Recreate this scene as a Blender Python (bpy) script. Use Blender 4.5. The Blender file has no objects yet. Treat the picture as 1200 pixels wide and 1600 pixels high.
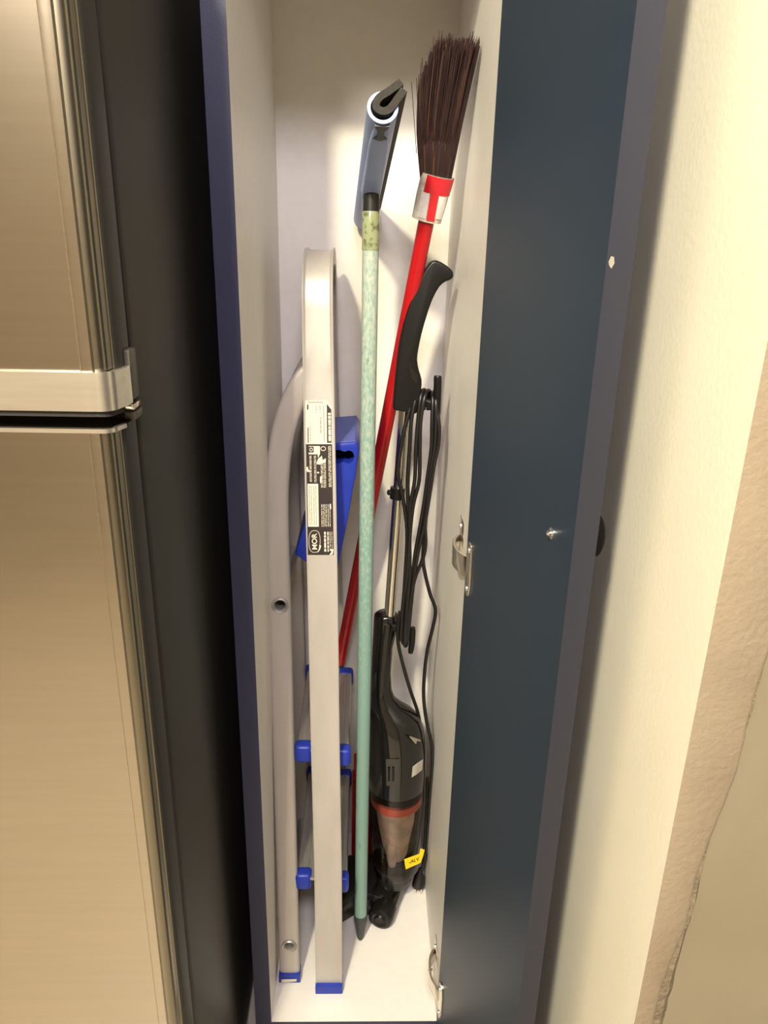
import bpy, bmesh, math, random
from mathutils import Vector, Matrix
random.seed(7)
C = bpy.context.scene.collection
PI = math.pi

# ---------------------------------------------------------------- camera
F_PX = 1188.56
CAM = Vector((0.1440, -0.8931, 1.25))
PITCH, YAW, ROLL = 0.3601, 0.0283, 0.0223
fw = Vector((math.sin(YAW)*math.cos(PITCH), math.cos(YAW)*math.cos(PITCH), -math.sin(PITCH)))
r0 = Vector((math.cos(YAW), -math.sin(YAW), 0)); u0 = r0.cross(fw)
rt = r0*math.cos(ROLL) + u0*math.sin(ROLL)
up = -r0*math.sin(ROLL) + u0*math.cos(ROLL)
cd = bpy.data.cameras.new('camera'); cam = bpy.data.objects.new('camera', cd); C.objects.link(cam)
m3 = Matrix((rt, up, -fw)).transposed()
cam.matrix_world = Matrix.Translation(CAM) @ m3.to_4x4()
cd.sensor_fit = 'HORIZONTAL'; cd.sensor_width = 36; cd.lens = F_PX*36/1200
cd.clip_start = 0.02
bpy.context.scene.camera = cam

# ---------------------------------------------------------------- world, lamps, exposure
w = bpy.data.worlds.new('world'); bpy.context.scene.world = w; w.use_nodes = True
w.node_tree.nodes['Background'].inputs[0].default_value = (1.0, 0.88, 0.7, 1)
w.node_tree.nodes['Background'].inputs[1].default_value = 0.05
vs = bpy.context.scene.view_settings
vs.view_transform = 'Standard'; vs.look = 'None'; vs.gamma = 1; vs.use_curve_mapping = False
vs.exposure = -0.38
def area(name, loc, size, power, col, target):
    l = bpy.data.lights.new(name, 'AREA'); l.shape = 'DISK'; l.size = size; l.energy = power; l.color = col
    o = bpy.data.objects.new(name, l); C.objects.link(o); o.location = loc
    o.rotation_euler = (Vector(target) - Vector(loc)).to_track_quat('-Z', 'Y').to_euler()
    return o
area('ceiling_lamp_warm', (-0.36, -1.65, 2.44), 0.13, 84, (1.0, 0.93, 0.67), (0.1, 0.0, 0.8))
area('ceiling_lamp_soft', (0.18, -1.6, 2.46), 0.42, 40, (0.94, 0.88, 1.0), (0.1, 0.2, 0.8))

area('fill_light_far', (-0.70, -2.3, 2.50), 0.35, 60, (1.0, 0.93, 0.84), (0.1, 0.0, 0.9))  # added fill for room bounce and the upper back panel, no known lamp

# ---------------------------------------------------------------- helpers
def at(px, py, Y=None, X=None, Z=None):
    """point seen at a photo pixel, at a known depth / wall / height"""
    d = fw + rt*((px-600)/F_PX) - up*((py-800)/F_PX)
    if Y is not None: s = (Y-CAM.y)/d.y
    elif X is not None: s = (X-CAM.x)/d.x
    else: s = (Z-CAM.z)/d.z
    return CAM + d*s

WORLD = {}
def place(o, parent, c):
    o.location = c; WORLD[o.name] = Vector(c)
    if parent is not None:
        o.parent = parent
        o.matrix_parent_inverse = Matrix.Translation(-WORLD[parent.name])
def mesh(name, verts, faces, mat, parent=None, smooth=None, mats=None, fmat=None, bevel=0, bseg=2):
    bm = bmesh.new()
    vs_ = [bm.verts.new(v) for v in verts]
    for i, f in enumerate(faces):
        try:
            fc = bm.faces.new([vs_[k] for k in f])
            if fmat: fc.material_index = fmat[i]
        except ValueError: pass
    bmesh.ops.recalc_face_normals(bm, faces=bm.faces)
    if bevel:
        es = [e for e in bm.edges if len(e.link_faces) == 2 and e.calc_face_angle(0) > 0.5]
        bmesh.ops.bevel(bm, geom=es, offset=bevel, segments=bseg, profile=0.5, affect='EDGES', clamp_overlap=True)
    me = bpy.data.meshes.new(name); 
    lo = Vector([min(v.co[k] for v in bm.verts) for k in range(3)])
    hi = Vector([max(v.co[k] for v in bm.verts) for k in range(3)])
    c = (lo+hi)/2
    for v in bm.verts: v.co -= c
    bm.to_mesh(me); bm.free()
    for m in (mats or [mat]): me.materials.append(M[m])
    if smooth or bevel:
        me.shade_smooth(); me.set_sharp_from_angle(angle=smooth or 0.7)
    o = bpy.data.objects.new(name, me); C.objects.link(o)
    place(o, parent, c)
    return o
class MB:
    def __init__(s): s.v = []; s.f = []
    def add(s, v, f):
        n = len(s.v); s.v += [Vector(p) for p in v]; s.f += [tuple(k+n for k in q) for q in f]; return s
    def build(s, name, mat, parent=None, **k): return mesh(name, s.v, s.f, mat, parent, **k)
def g_box(x0, x1, y0, y1, z0, z1):
    v = [(x, y, z) for z in (z0, z1) for y in (y0, y1) for x in (x0, x1)]
    return v, [(0,1,3,2),(4,6,7,5),(0,4,5,1),(2,3,7,6),(0,2,6,4),(1,5,7,3)]
def box(name, x0, x1, y0, y1, z0, z1, mat, parent=None, bevel=0, **k):
    v, f = g_box(x0, x1, y0, y1, z0, z1); return mesh(name, v, f, mat, parent, bevel=bevel, **k)
def g_obox(c, ax, ay, az):
    c, ax, ay, az = map(Vector, (c, ax, ay, az))
    v = [c+ax*i+ay*j+az*k for k in (-1,1) for j in (-1,1) for i in (-1,1)]
    return v, [(0,1,3,2),(4,6,7,5),(0,4,5,1),(2,3,7,6),(0,2,6,4),(1,5,7,3)]
def g_loft(rings, cap=True, closed=True):
    n = len(rings[0]); v = [p for r in rings for p in r]; f = []
    for i in range(len(rings)-1):
        for j in range(n if closed else n-1):
            k = (j+1) % n; f.append((i*n+j, i*n+k, (i+1)*n+k, (i+1)*n+j))
    if cap and closed:
        f.append(tuple(range(n))); f.append(tuple(range((len(rings)-1)*n, len(rings)*n)))
    return v, f
def smooth_path(pts, sub=4):
    P = [Vector(p) for p in pts]; out = []
    for i in range(len(P)-1):
        a = P[max(i-1, 0)]; b = P[i]; c = P[i+1]; d = P[min(i+2, len(P)-1)]
        for k in range(sub):
            t = k/sub
            out.append(0.5*((2*b)+(c-a)*t+(2*a-5*b+4*c-d)*t*t+(3*b-a-3*c+d)*t**3))
    out.append(P[-1]); return out
def g_tube(path, rad, n=10, cap=True):
    P = [Vector(p) for p in path]; N = len(P)
    R = rad if isinstance(rad, (list, tuple)) else [rad]*N
    T = [(P[min(i+1, N-1)]-P[max(i-1, 0)]).normalized() for i in range(N)]
    nrm = T[0].orthogonal().normalized(); rings = []
    for i in range(N):
        nrm = (nrm - T[i]*nrm.dot(T[i])).normalized(); b = T[i].cross(nrm)
        rings.append([P[i]+(nrm*math.cos(2*PI*k/n)+b*math.sin(2*PI*k/n))*R[i] for k in range(n)])
    return g_loft(rings, cap)
def tube(name, path, rad, mat, parent=None, n=16, smooth=0.7):
    v, f = g_tube(path, rad, n); return mesh(name, v, f, mat, parent, smooth=smooth)
def g_prism(poly, d):
    """poly: list of points (closed), extruded by vector d"""
    P = [Vector(p) for p in poly]; d = Vector(d); return g_loft([P, [p+d for p in P]])
def g_lathe(o, axis, prof, n=24, a0=0, a1=2*PI, xref=None, cap=True):
    o = Vector(o); ax = Vector(axis).normalized()
    e1 = (Vector(xref) if xref else ax.orthogonal()); e1 = (e1-ax*e1.dot(ax)).normalized(); e2 = ax.cross(e1)
    full = abs(a1-a0-2*PI) < 1e-6; m = n if full else n+1
    rings = [[o+ax*h+(e1*math.cos(a0+(a1-a0)*k/n)+e2*math.sin(a0+(a1-a0)*k/n))*r for k in range(m)] for r, h in prof]
    return g_loft(rings, cap=full and cap, closed=full)
def empty(name, loc):
    o = bpy.data.objects.new(name, None); C.objects.link(o); o.location = loc; o.empty_display_size = 0.05
    WORLD[o.name] = Vector(loc); return o
def tag(o, label=None, cat=None, group=None, kind=None):
    if label: o['label'] = label
    if cat: o['category'] = cat
    if group: o['group'] = group
    if kind: o['kind'] = kind
    return o
def cut(o, verts, faces):
    """carve a solid out of an object and keep the carved mesh"""
    me = bpy.data.meshes.new('cutter'); bm = bmesh.new(); vv = [bm.verts.new(v) for v in verts]
    for q in faces: bm.faces.new([vv[k] for k in q])
    bmesh.ops.recalc_face_normals(bm, faces=bm.faces); bm.to_mesh(me); bm.free()
    c = bpy.data.objects.new('cutter', me); C.objects.link(c)
    md = o.modifiers.new('b', 'BOOLEAN'); md.operation = 'DIFFERENCE'; md.object = c; md.solver = 'EXACT'
    bpy.context.view_layer.update()
    dg = bpy.context.evaluated_depsgraph_get()
    new = bpy.data.meshes.new_from_object(o.evaluated_get(dg))
    o.modifiers.remove(md); o.data = new; bpy.data.objects.remove(c); bpy.data.meshes.remove(me)
    new.shade_smooth(); new.set_sharp_from_angle(angle=0.6)

# ---------------------------------------------------------------- materials
M = {}
def lin(r, g, b):
    f = lambda c: (c/12.92 if c <= 0.04045 else ((c+0.055)/1.055)**2.4)
    return (f(r/255), f(g/255), f(b/255), 1)
def mat(name, col, rough=0.5, metal=0.0, col2=None, scale=40, amt=0.5, bump=0, bscale=200, stretch=None,
        coat=0, trans=0, alpha=1, contrast=None, spec=None, aniso=0, detail=4):
    m = bpy.data.materials.new(name); m.use_nodes = True; nt = m.node_tree; b = nt.nodes['Principled BSDF']
    b.inputs['Base Color'].default_value = col; b.inputs['Roughness'].default_value = rough
    b.inputs['Metallic'].default_value = metal; b.inputs['Coat Weight'].default_value = coat
    b.inputs['Transmission Weight'].default_value = trans; b.inputs['Alpha'].default_value = alpha
    if spec is not None: b.inputs['Specular IOR Level'].default_value = spec
    if aniso: b.inputs['Anisotropic'].default_value = aniso
    tc = nt.nodes.new('ShaderNodeTexCoord'); mp = nt.nodes.new('ShaderNodeMapping')
    nt.links.new(tc.outputs['Object'], mp.inputs[0])
    if stretch: mp.inputs['Scale'].default_value = stretch
    if col2:
        n = nt.nodes.new('ShaderNodeTexNoise'); n.inputs['Scale'].default_value = scale; n.inputs['Detail'].default_value = detail
        nt.links.new(mp.outputs[0], n.inputs[0])
        rp = nt.nodes.new('ShaderNodeValToRGB'); lo, hi = contrast or (0.35, 0.65)
        rp.color_ramp.elements[0].position = lo; rp.color_ramp.elements[1].position = hi
        mx = nt.nodes.new('ShaderNodeMix'); mx.data_type = 'RGBA'
        rp.color_ramp.elements[1].color = (amt, amt, amt, 1)
        nt.links.new(n.outputs['Fac'], rp.inputs[0]); nt.links.new(rp.outputs[0], mx.inputs[0])
        mx.inputs[6].default_value = col; mx.inputs[7].default_value = col2
        nt.links.new(mx.outputs[2], b.inputs['Base Color'])
    if bump:
        n2 = nt.nodes.new('ShaderNodeTexNoise'); n2.inputs['Scale'].default_value = bscale; n2.inputs['Detail'].default_value = 3
        nt.links.new(mp.outputs[0], n2.inputs[0])
        bp = nt.nodes.new('ShaderNodeBump'); bp.inputs['Strength'].default_value = bump; bp.inputs['Distance'].default_value = 0.002
        nt.links.new(n2.outputs['Fac'], bp.inputs['Height']); nt.links.new(bp.outputs[0], b.inputs['Normal'])
    M[name] = m; return m
mat('laminate', lin(227, 222, 214), 0.45, col2=lin(220, 215, 206), scale=60, amt=0.5, bump=0.05, bscale=700)
mat('navy', lin(42, 46, 70), 0.42, col2=lin(39, 43, 66), scale=30, amt=0.6, bump=0.08, bscale=900)
mat('door_edge', lin(37, 39, 50), 0.5, bump=0.06, bscale=900)
mat('door_blue', lin(29, 44, 59), 0.42, col2=lin(26, 41, 56), scale=25, amt=0.6, bump=0.06, bscale=900)
mat('wall_cream', lin(234, 227, 208), 0.65, col2=lin(228, 221, 201), scale=12, amt=0.5, bump=0.12, bscale=160)
mat('plaster', lin(152, 136, 112), 0.8, col2=lin(144, 128, 105), scale=14, amt=0.8, bump=0.35, bscale=190)
mat('smooth_beige', lin(142, 131, 108), 0.5, col2=lin(132, 121, 98), scale=5, amt=0.8, bump=0.1, bscale=60)
mat('rough_edge', lin(112, 98, 78), 0.9, col2=lin(134, 118, 96), scale=120, amt=0.8, bump=1.0, bscale=240)
mat('room_wall', lin(224, 216, 204), 0.7, col2=lin(218, 210, 198), scale=5, amt=0.5)
mat('ceiling_white', lin(228, 216, 196), 0.8, col2=lin(220, 208, 188), scale=5, amt=0.5)
mat('floor_tile', lin(190, 180, 162), 0.4, col2=lin(180, 170, 152), scale=7, amt=0.6)
mat('steel', (0.52, 0.46, 0.375, 1), 0.23, 1.0, col2=(0.48, 0.425, 0.345, 1), scale=160, amt=0.6, stretch=(0.04, 1, 1))
mat('steel_bright', (0.95, 0.90, 0.80, 1), 0.36, 1.0, col2=(0.84, 0.78, 0.68, 1), scale=120, amt=0.7, stretch=(0.06, 1, 1))
mat('fridge_edge', (0.30, 0.27, 0.21, 1), 0.30, 1.0)
mat('fridge_side', lin(42, 40, 35), 0.45, 0.0, col2=lin(38, 36, 32), scale=30, amt=0.5, bump=0.12, bscale=600)
mat('fridge_plastic', lin(76, 71, 60), 0.45)
mat('gasket', lin(40, 36, 32), 0.7)
mat('alu', (0.52, 0.48, 0.44, 1), 0.50, 0.4, col2=(0.45, 0.41, 0.36, 1), scale=38, amt=0.55, stretch=(1, 1, 0.25), bump=0.08, bscale=500)
mat('alu_grey', (0.52, 0.50, 0.46, 1), 0.40, 0.75, col2=(0.42, 0.40, 0.37, 1), scale=60, amt=0.6, stretch=(1, 0.2, 1))
mat('blue_plastic', lin(30, 48, 146), 0.38, col2=lin(36, 56, 158), scale=30, amt=0.6, spec=0.35)
mat('blue_matte', lin(84, 94, 160), 0.6, col2=lin(76, 88, 152), scale=30, amt=0.6)
mat('slot_dark', lin(12, 14, 40), 0.6)
mat('label_black', lin(46, 34, 32), 0.5, col2=lin(34, 26, 24), scale=90, amt=0.7)
mat('label_white', lin(216, 208, 192), 0.55, col2=lin(206, 196, 180), scale=90, amt=0.5)
mat('label_grey', lin(150, 138, 124), 0.55)
mat('label_text', lin(192, 184, 166), 0.55)
mat('lightblue', lin(146, 164, 206), 0.42, col2=lin(136, 152, 194), scale=40, amt=0.6)
mat('foam', lin(40, 37, 31), 0.85, col2=lin(52, 48, 41), scale=220, amt=0.7, bump=0.5, bscale=500)
mat('black_cap', lin(28, 26, 25), 0.45)
mat('grey_tip', lin(52, 56, 56), 0.55)
mat('tape', lin(150, 156, 118), 0.25, col2=lin(74, 82, 54), scale=90, amt=0.8, contrast=(0.5, 0.62), coat=0.5)
mat('bristle', lin(34, 18, 15), 0.65, col2=lin(52, 30, 24), scale=160, amt=0.8, stretch=(1, 1, 0.02))
mat('bristle_light', lin(84, 54, 40), 0.6)
mat('red_stick', lin(168, 14, 20), 0.28, col2=lin(152, 12, 18), scale=30, amt=0.7, stretch=(1, 1, 0.15), bump=0.12, bscale=60)
mat('red_dark', lin(150, 18, 24), 0.4)
mat('tape_red', lin(190, 20, 34), 0.3, coat=0.6, bump=0.3, bscale=160)
mat('tape_white', lin(222, 216, 208), 0.35, coat=0.6, col2=lin(196, 190, 176), scale=120, amt=0.7, bump=0.3, bscale=160)
mat('tape_clear', lin(182, 168, 148), 0.2, col2=lin(214, 206, 186), scale=150, amt=0.9, coat=0.8, bump=0.4, bscale=200)
mat('black_matte', lin(17, 16, 14), 0.36, spec=0.3)
mat('black_gloss', lin(17, 16, 15), 0.10, coat=0.6)
mat('black_satin', lin(22, 20, 18), 0.30)
mat('knob_black', lin(18, 16, 15), 0.7, spec=0.15)
mat('cord', lin(18, 16, 15), 0.38)
mat('chrome', (0.82, 0.78, 0.70, 1), 0.12, 1.0)
mat('nickel', (0.78, 0.72, 0.62, 1), 0.22, 1.0)
mat('zinc', (0.80, 0.80, 0.82, 1), 0.25, 1.0)
mat('salmon', lin(240, 122, 98), 0.5)
mat('filter', lin(222, 196, 178), 0.85, col2=lin(168, 158, 148), scale=40, amt=0.8, bump=0.3, bscale=150)
mat('dust', lin(96, 88, 82), 0.95, col2=lin(60, 54, 50), scale=70, amt=0.9, bump=0.8, bscale=160)
mat('yellow', lin(246, 216, 24), 0.5)
mat('ink', lin(52, 44, 20), 0.6)
mat('sticker', lin(176, 170, 158), 0.4)
# smoky clear plastic of the dust cup
m = bpy.data.materials.new('smoky_clear'); m.use_nodes = True; nt = m.node_tree
tr = nt.nodes.new('ShaderNodeBsdfTransparent'); tr.inputs[0].default_value = (0.93, 0.90, 0.88, 1)
gl = nt.nodes.new('ShaderNodeBsdfGlossy'); gl.inputs['Roughness'].default_value = 0.08
fr = nt.nodes.new('ShaderNodeFresnel'); fr.inputs[0].default_value = 1.4
mx = nt.nodes.new('ShaderNodeMixShader'); nt.links.new(fr.outputs[0], mx.inputs[0]); nt.links.new(tr.outputs[0], mx.inputs[1])
nt.links.new(gl.outputs[0], mx.inputs[2]); nt.links.new(mx.outputs[0], nt.nodes['Material Output'].inputs[0]); M['smoky_clear'] = m
# worn paint of the squeegee pole: pale chips, more of them towards the top of the pole
m = bpy.data.materials.new('pole_paint'); m.use_nodes = True; nt = m.node_tree; b = nt.nodes['Principled BSDF']; b.inputs['Roughness'].default_value = 0.45
tc = nt.nodes.new('ShaderNodeTexCoord'); sx = nt.nodes.new('ShaderNodeSeparateXYZ'); nt.links.new(tc.outputs['Object'], sx.inputs[0])
mp = nt.nodes.new('ShaderNodeMapping'); mp.inputs['Scale'].default_value = (1, 1, 0.45); nt.links.new(tc.outputs['Object'], mp.inputs[0])
n = nt.nodes.new('ShaderNodeTexNoise'); n.inputs['Scale'].default_value = 240; n.inputs['Detail'].default_value = 6; n.inputs['Roughness'].default_value = 0.7
nt.links.new(mp.outputs[0], n.inputs[0])
mr = nt.nodes.new('ShaderNodeMapRange'); mr.inputs[1].default_value = -0.25; mr.inputs[2].default_value = 0.62; mr.inputs[3].default_value = -0.28; mr.inputs[4].default_value = 0.10
nt.links.new(sx.outputs[2], mr.inputs[0])
ad = nt.nodes.new('ShaderNodeMath'); ad.operation = 'ADD'; nt.links.new(n.outputs['Fac'], ad.inputs[0]); nt.links.new(mr.outputs[0], ad.inputs[1])
rp = nt.nodes.new('ShaderNodeValToRGB'); e = rp.color_ramp.elements; e[0].position = 0.36; e[0].color = lin(116, 146, 135); e[1].position = 0.66; e[1].color = lin(172, 178, 161)
nt.links.new(ad.outputs[0], rp.inputs[0])
n2 = nt.nodes.new('ShaderNodeTexNoise'); n2.inputs['Scale'].default_value = 46; n2.inputs['Detail'].default_value = 5; nt.links.new(mp.outputs[0], n2.inputs[0])
rp2 = nt.nodes.new('ShaderNodeValToRGB'); rp2.color_ramp.elements[0].position = 0.66; rp2.color_ramp.elements[1].position = 0.72
nt.links.new(n2.outputs['Fac'], rp2.inputs[0])
mxx = nt.nodes.new('ShaderNodeMix'); mxx.data_type = 'RGBA'; nt.links.new(rp2.outputs[0], mxx.inputs[0]); nt.links.new(rp.outputs[0], mxx.inputs[6]); mxx.inputs[7].default_value = lin(92, 118, 96)
nt.links.new(mxx.outputs[2], b.inputs['Base Color']); M['pole_paint'] = m

# ---------------------------------------------------------------- the room
W, D, ZT, TP = 0.277, 0.4216, 1.60, 0.026
ZF = -0.12
def struct(o): o['kind'] = 'structure'; return o
struct(box('floor', -2.3, 1.7, -3.3, 0.60, ZF-0.05, ZF, 'floor_tile'))
struct(box('ceiling', -2.3, 1.7, -3.3, 0.60, 2.6, 2.65, 'ceiling_white'))
struct(box('wall_back', -2.3, 1.7, 0.47, 0.60, ZF, 2.6, 'room_wall'))
struct(box('wall_left', -2.4, -2.3, -3.3, 0.60, ZF, 2.6, 'room_wall'))
struct(box('wall_front', -2.3, 1.7, -3.4, -3.3, ZF, 2.6, 'room_wall'))
XC, YC = 0.40, -0.406
# the wall end beside the cabinet: cream side, plastered end face, smooth panel beyond the crooked joint
v, f = g_box(XC, 1.7, YC+0.006, 0.47, ZF, 2.6)
wr = struct(mesh('wall_right', v, f, None, mats=['wall_cream', 'smooth_beige'], fmat=[0, 0, 1, 0, 0, 0]))
# plaster skim coat on the end face with its crooked broken edge
def crack_x(z):
    K = [(ZF, .418), (.30, .420), (.45, .416), (.568, .4185), (.63, .421), (.687, .4285), (.74, .4305), (.766, .4325), (.80, .4365), (.857, .4435), (.95, .4462), (1.1, .452), (1.3, .457), (2.6, .46)]
    for (a, xa), (b_, xb) in zip(K, K[1:]):
        if a <= z <= b_: return xa+(xb-xa)*(z-a)/(b_-a)
    return .46
zs = [ZF+0.012*k for k in range(int((2.6-ZF)/0.012)+1)]+[2.6]
rr = random.Random(3)
rings = []
for z in zs:
    x = crack_x(z)+rr.uniform(-.0006, .0006)+0.001*math.sin(z*40)
    rings.append([Vector((XC, YC+.006, z)), Vector((XC, YC, z)), Vector((x-.003, YC, z)), Vector((x, YC+.0018, z)), Vector((x, YC+.006, z))])
v, f = g_loft(rings)
mesh('plaster_coat', v, f, None, wr, mats=['plaster', 'wall_cream'], fmat=[1 if k < (len(zs)-1)*5 and k % 5 == 0 else 0 for k in range(len(f))], smooth=0.9)
# crumbly filler strip in the joint, wider towards the ground
rings = []
for z in zs:
    x = crack_x(z); wd = .0015+.010*max(0, min(1, (0.80-z)/0.2))+rr.uniform(-.0012, .0012)
    rings.append([Vector((x-.001, YC+.006, z)), Vector((x-.001, YC+.0042+rr.uniform(-.0008, .0004), z)), Vector((x+wd*.6, YC+.0030+rr.uniform(-.001, .0008), z)), Vector((x+max(wd, .001), YC+.006, z))])
v, f = g_loft(rings)
mesh('joint_filler', v, f, 'rough_edge', wr)

# ---------------------------------------------------------------- the cabinet
cab = tag(empty('broom_cabinet', (W/2, D/2, ZF)), 'tall narrow navy cabinet with cream inside, open beside the fridge', 'cabinet')
def panel(name, x0, x1, y0, y1, z0, z1, navy_faces, parent=cab):
    v, f = g_box(x0, x1, y0, y1, z0, z1)     # faces: bottom, top, front, back, left, right
    return mesh(name, v, f, None, parent, mats=['laminate', 'navy'], fmat=[1 if k in navy_faces else 0 for k in range(6)])
panel('side_panel', -TP, 0, 0, D+.018, ZF, ZT+.02, (2, 4, 1))
panel('side_panel', W, W+TP, 0, D+.018, ZF, ZT+.02, (2, 5, 1))
panel('back_panel', 0, W, D, D+.018, 0, ZT, ())
panel('bottom_panel', 0, W, 0, D, -.018, 0, (2,))
panel('top_panel', 0, W, 0, D, ZT, ZT+.02, (2, 1))
panel('plinth', 0, W, .04, .058, ZF, -.018, (2,))
# the door, swung out on the right
H0 = Vector((W-.001, -.004, 0)); H1 = Vector((.3245, -.2935, 0))
dl = (H1-H0).length; da = (H1-H0).normalized(); dt = Vector((-da.y, da.x, 0)); 
if dt.x < 0: dt = -dt
DT = .022
def dpt(s, t, z): return H0+da*s+dt*t+Vector((0, 0, z))
v = [dpt(s, t, z) for z in (-.10, ZT+.015) for t in (0, DT) for s in (0, dl)]
door = mesh('door', v, g_box(0,1,0,1,0,1)[1], None, cab, mats=['door_blue', 'door_edge'], fmat=[0, 0, 0, 0, 0, 1])
v, f = g_lathe(dpt(dl-.045, DT, .985), dt, [(.0, 0), (.008, 0), (.007, .006), (.010, .011), (.0160, .016), (.0160, .022), (.012, .0255), (0, .026)], 20)
v = [Vector((q.x, q.y, .985+(q.z-.985)*1.35)) for q in v]
tag(mesh('handle', v, f, 'knob_black', door, smooth=.6), 'black round knob on the outer face')
p = at(860, 838, X=.314)
v, f = g_lathe(dpt(dl-.045, .0002, p.z), -dt, [(.0055, 0), (.0055, .0012), (.0032, .0016), (.0030, .004), (.0012, .0055), (0, .0056)], 16)
tag(mesh('screw', v, f, 'zinc', door, smooth=.6), 'small shiny screw end of the knob')
# hinges: plate on the side wall, cranked arm, flange on the door
def hinge(z):
    mb = MB()
    mb.add(*g_box(W-.0016, W, .034, .070, z+.004, z+.040))
    mb.add(*g_obox((W-.0115, .036, z-.002), (.0012, .002, 0), (.0035, -.0005, 0), (0, 0, .002)))
    h = mb.build('hinge', 'nickel', door, bevel=.0006)
    arm = [Vector((W-.003, .064, z)), Vector((W-.010, .050, z)), Vector((W-.013, .030, z)), Vector((W-.0115, .012, z)), Vector((W-.005, -.004, z)), Vector((W+.003, -.013, z))]
    arm = smooth_path(arm, 3); rings = []
    for i, q in enumerate(arm):
        t = (arm[min(i+1, len(arm)-1)]-arm[max(i-1, 0)]).normalized(); nn = Vector((t.y, -t.x, 0))
        hh = .0135
        rings.append([q+nn*.0022+Vector((0, 0, -hh)), q+nn*.0022+Vector((0, 0, hh)), q-nn*.0022+Vector((0, 0, hh)), q-nn*.0022+Vector((0, 0, -hh))])
    v, f = g_loft(rings); mesh('hinge_arm', v, f, 'nickel', door, bevel=.0008)
    rings = []
    for zz, hw in [(-.052, .002), (-.048, .0065), (-.036, .009), (-.024, .0105), (.024, .0105), (.036, .009), (.048, .0065), (.052, .002)]:
        rings.append([dpt(.016-hw, -.0022, z+zz*.72), dpt(.016+hw, -.0022, z+zz*.72), dpt(.016+hw, .0002, z+zz*.72), dpt(.016-hw, .0002, z+zz*.72)])
    v, f = g_loft(rings); mesh('hinge_flange', v, f, 'nickel', door, bevel=.0005)
    for k, zz in enumerate((.033, -.033)):
        v, f = g_lathe(dpt(.016, -.0022, z+zz*.8), -dt, [(.0038, 0), (.0034, .0014), (.0015, .0020), (0, .0020)], 12)
        mesh('hinge_screw', v, f, 'zinc', door, smooth=.6)
    v, f = g_lathe(Vector((W-.0018, .055, z+.030)), (-1, 0, 0), [(.0040, 0), (.0036, .0020), (.0015, .0028), (0, .0028)], 12)
    mesh('hinge_screw', v, f, 'zinc', door, smooth=.6)
hinge(.845); hinge(.075)
# small paint chip on the free edge of the door
p0 = dpt(dl, .004, 1.228)
mesh('paint_chip', [p0+da*.0003+dt*a+Vector((0, 0, c)) for a, c in ((-.0025, 0), (-.001, .004), (.0015, .0035), (.0025, -.001), (.0005, -.005), (-.0015, -.003))], [(0,1,2,3,4,5)], 'zinc', door)

# ---------------------------------------------------------------- the fridge
fri = tag(empty('fridge', (-.41, .05, ZF)), 'stainless steel two door fridge with dark grey side panel', 'fridge')
XS = -.055
def fridge_shell(name, plan, z0, z1, mats_, fm, parent=fri, bev=0, smooth=.55):
    n = len(plan); v = [Vector((x, y, z)) for z in (z0, z1) for x, y in plan]
    f = [(k, (k+1) % n, n+(k+1) % n, n+k) for k in range(n)]+[tuple(range(n)), tuple(range(n, 2*n))]
    fmm = [fm((plan[k][0]+plan[(k+1) % n][0])/2, (plan[k][1]+plan[(k+1) % n][1])/2) for k in range(n)]+[1, 1]
    return mesh(name, v, f, None, parent, mats=mats_, fmat=fmm, smooth=smooth)
YF = -.290
corner = [(-.0800, YF), (-.0790, YF-.0008), (-.0745, YF-.0012), (-.0705, YF-.0005), (-.0690, YF+.0010)]
for k in range(0, 9):
    a = PI/2*k/8
    corner.append((-.0685+.0085*math.sin(a), YF+.0095-.0085*math.cos(a)))
corner += [(-.0592, YF+.014), (-.0580, YF+.0150), (XS, YF+.020), (XS, YF+.047)]
body = [(-.755, YF+.056), (-.062, YF+.056), (-.057, YF+.058), (XS, YF+.062), (XS, .44), (-.755, .44)]
fm_door = lambda x, y: 0 if y < YF+.0002 and x < -.0685 else (1 if y < YF+.016 else 2)
lp = [(-.76, YF+.047), (-.76, YF+.02), (-.755, YF+.006), (-.742, YF)]
fridge_shell('body', body, ZF+.03, 1.62, ['fridge_side'], lambda x, y: 0)
fd = fridge_shell('freezer_door', lp+corner, 1.108, 1.60, ['steel', 'fridge_edge', 'fridge_side'], fm_door)
md_ = fridge_shell('lower_door', lp+corner, ZF+.06, 1.090, ['steel', 'fridge_edge', 'fridge_side'], fm_door)
# gasket in the gap between doors and body
g = .006
fridge_shell('gasket', [(-.74, YF+.046), (-.060, YF+.046), (-.060, YF+.057), (-.74, YF+.057)], ZF+.07, 1.59, ['gasket'], lambda x, y: 0)
# grip strip that wraps the foot of the freezer door
def strip(z0, z1, off, y_end, name, mt, parent):
    pl = [(-.742, YF-off)]+[(-.0800, YF-off), (-.0745, YF-off-.0002), (-.0705, YF-off+.0003)]
    for k in range(0, 9):
        a = PI/2*k/8; pl.append((-.0685+(.0098+off)*math.sin(a), YF+.0098-(.0098+off)*math.cos(a)))
    pl += [(XS+off-.0004, YF+.0200), (XS+off, y_end)]
    inner = [(x-.004*(1 if i > 8 else 0)-0.0, y+.0045*(1 if i <= 8 else .0)) for i, (x, y) in enumerate(pl)][::-1]
    n = len(pl); v, f = g_prism([Vector((x, y, z0)) for x, y in pl+inner], (0, 0, z1-z0))
    return mesh(name, v, f, mt, parent, smooth=.5)
strip(1.1065, 1.1375, .004, YF+.032, 'grip_strip', 'steel_bright', fd)
strip(1.1015, 1.1065, .001, YF+.020, 'grip_recess', 'gasket', fd)
strip(1.0880, 1.0915, .0015, YF+.020, 'top_trim', 'steel_bright', md_)
box('hinge_cover', XS-.002, XS+.0045, YF+.033, YF+.052, 1.108, 1.150, 'fridge_plastic', fd, bevel=.002)
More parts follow.
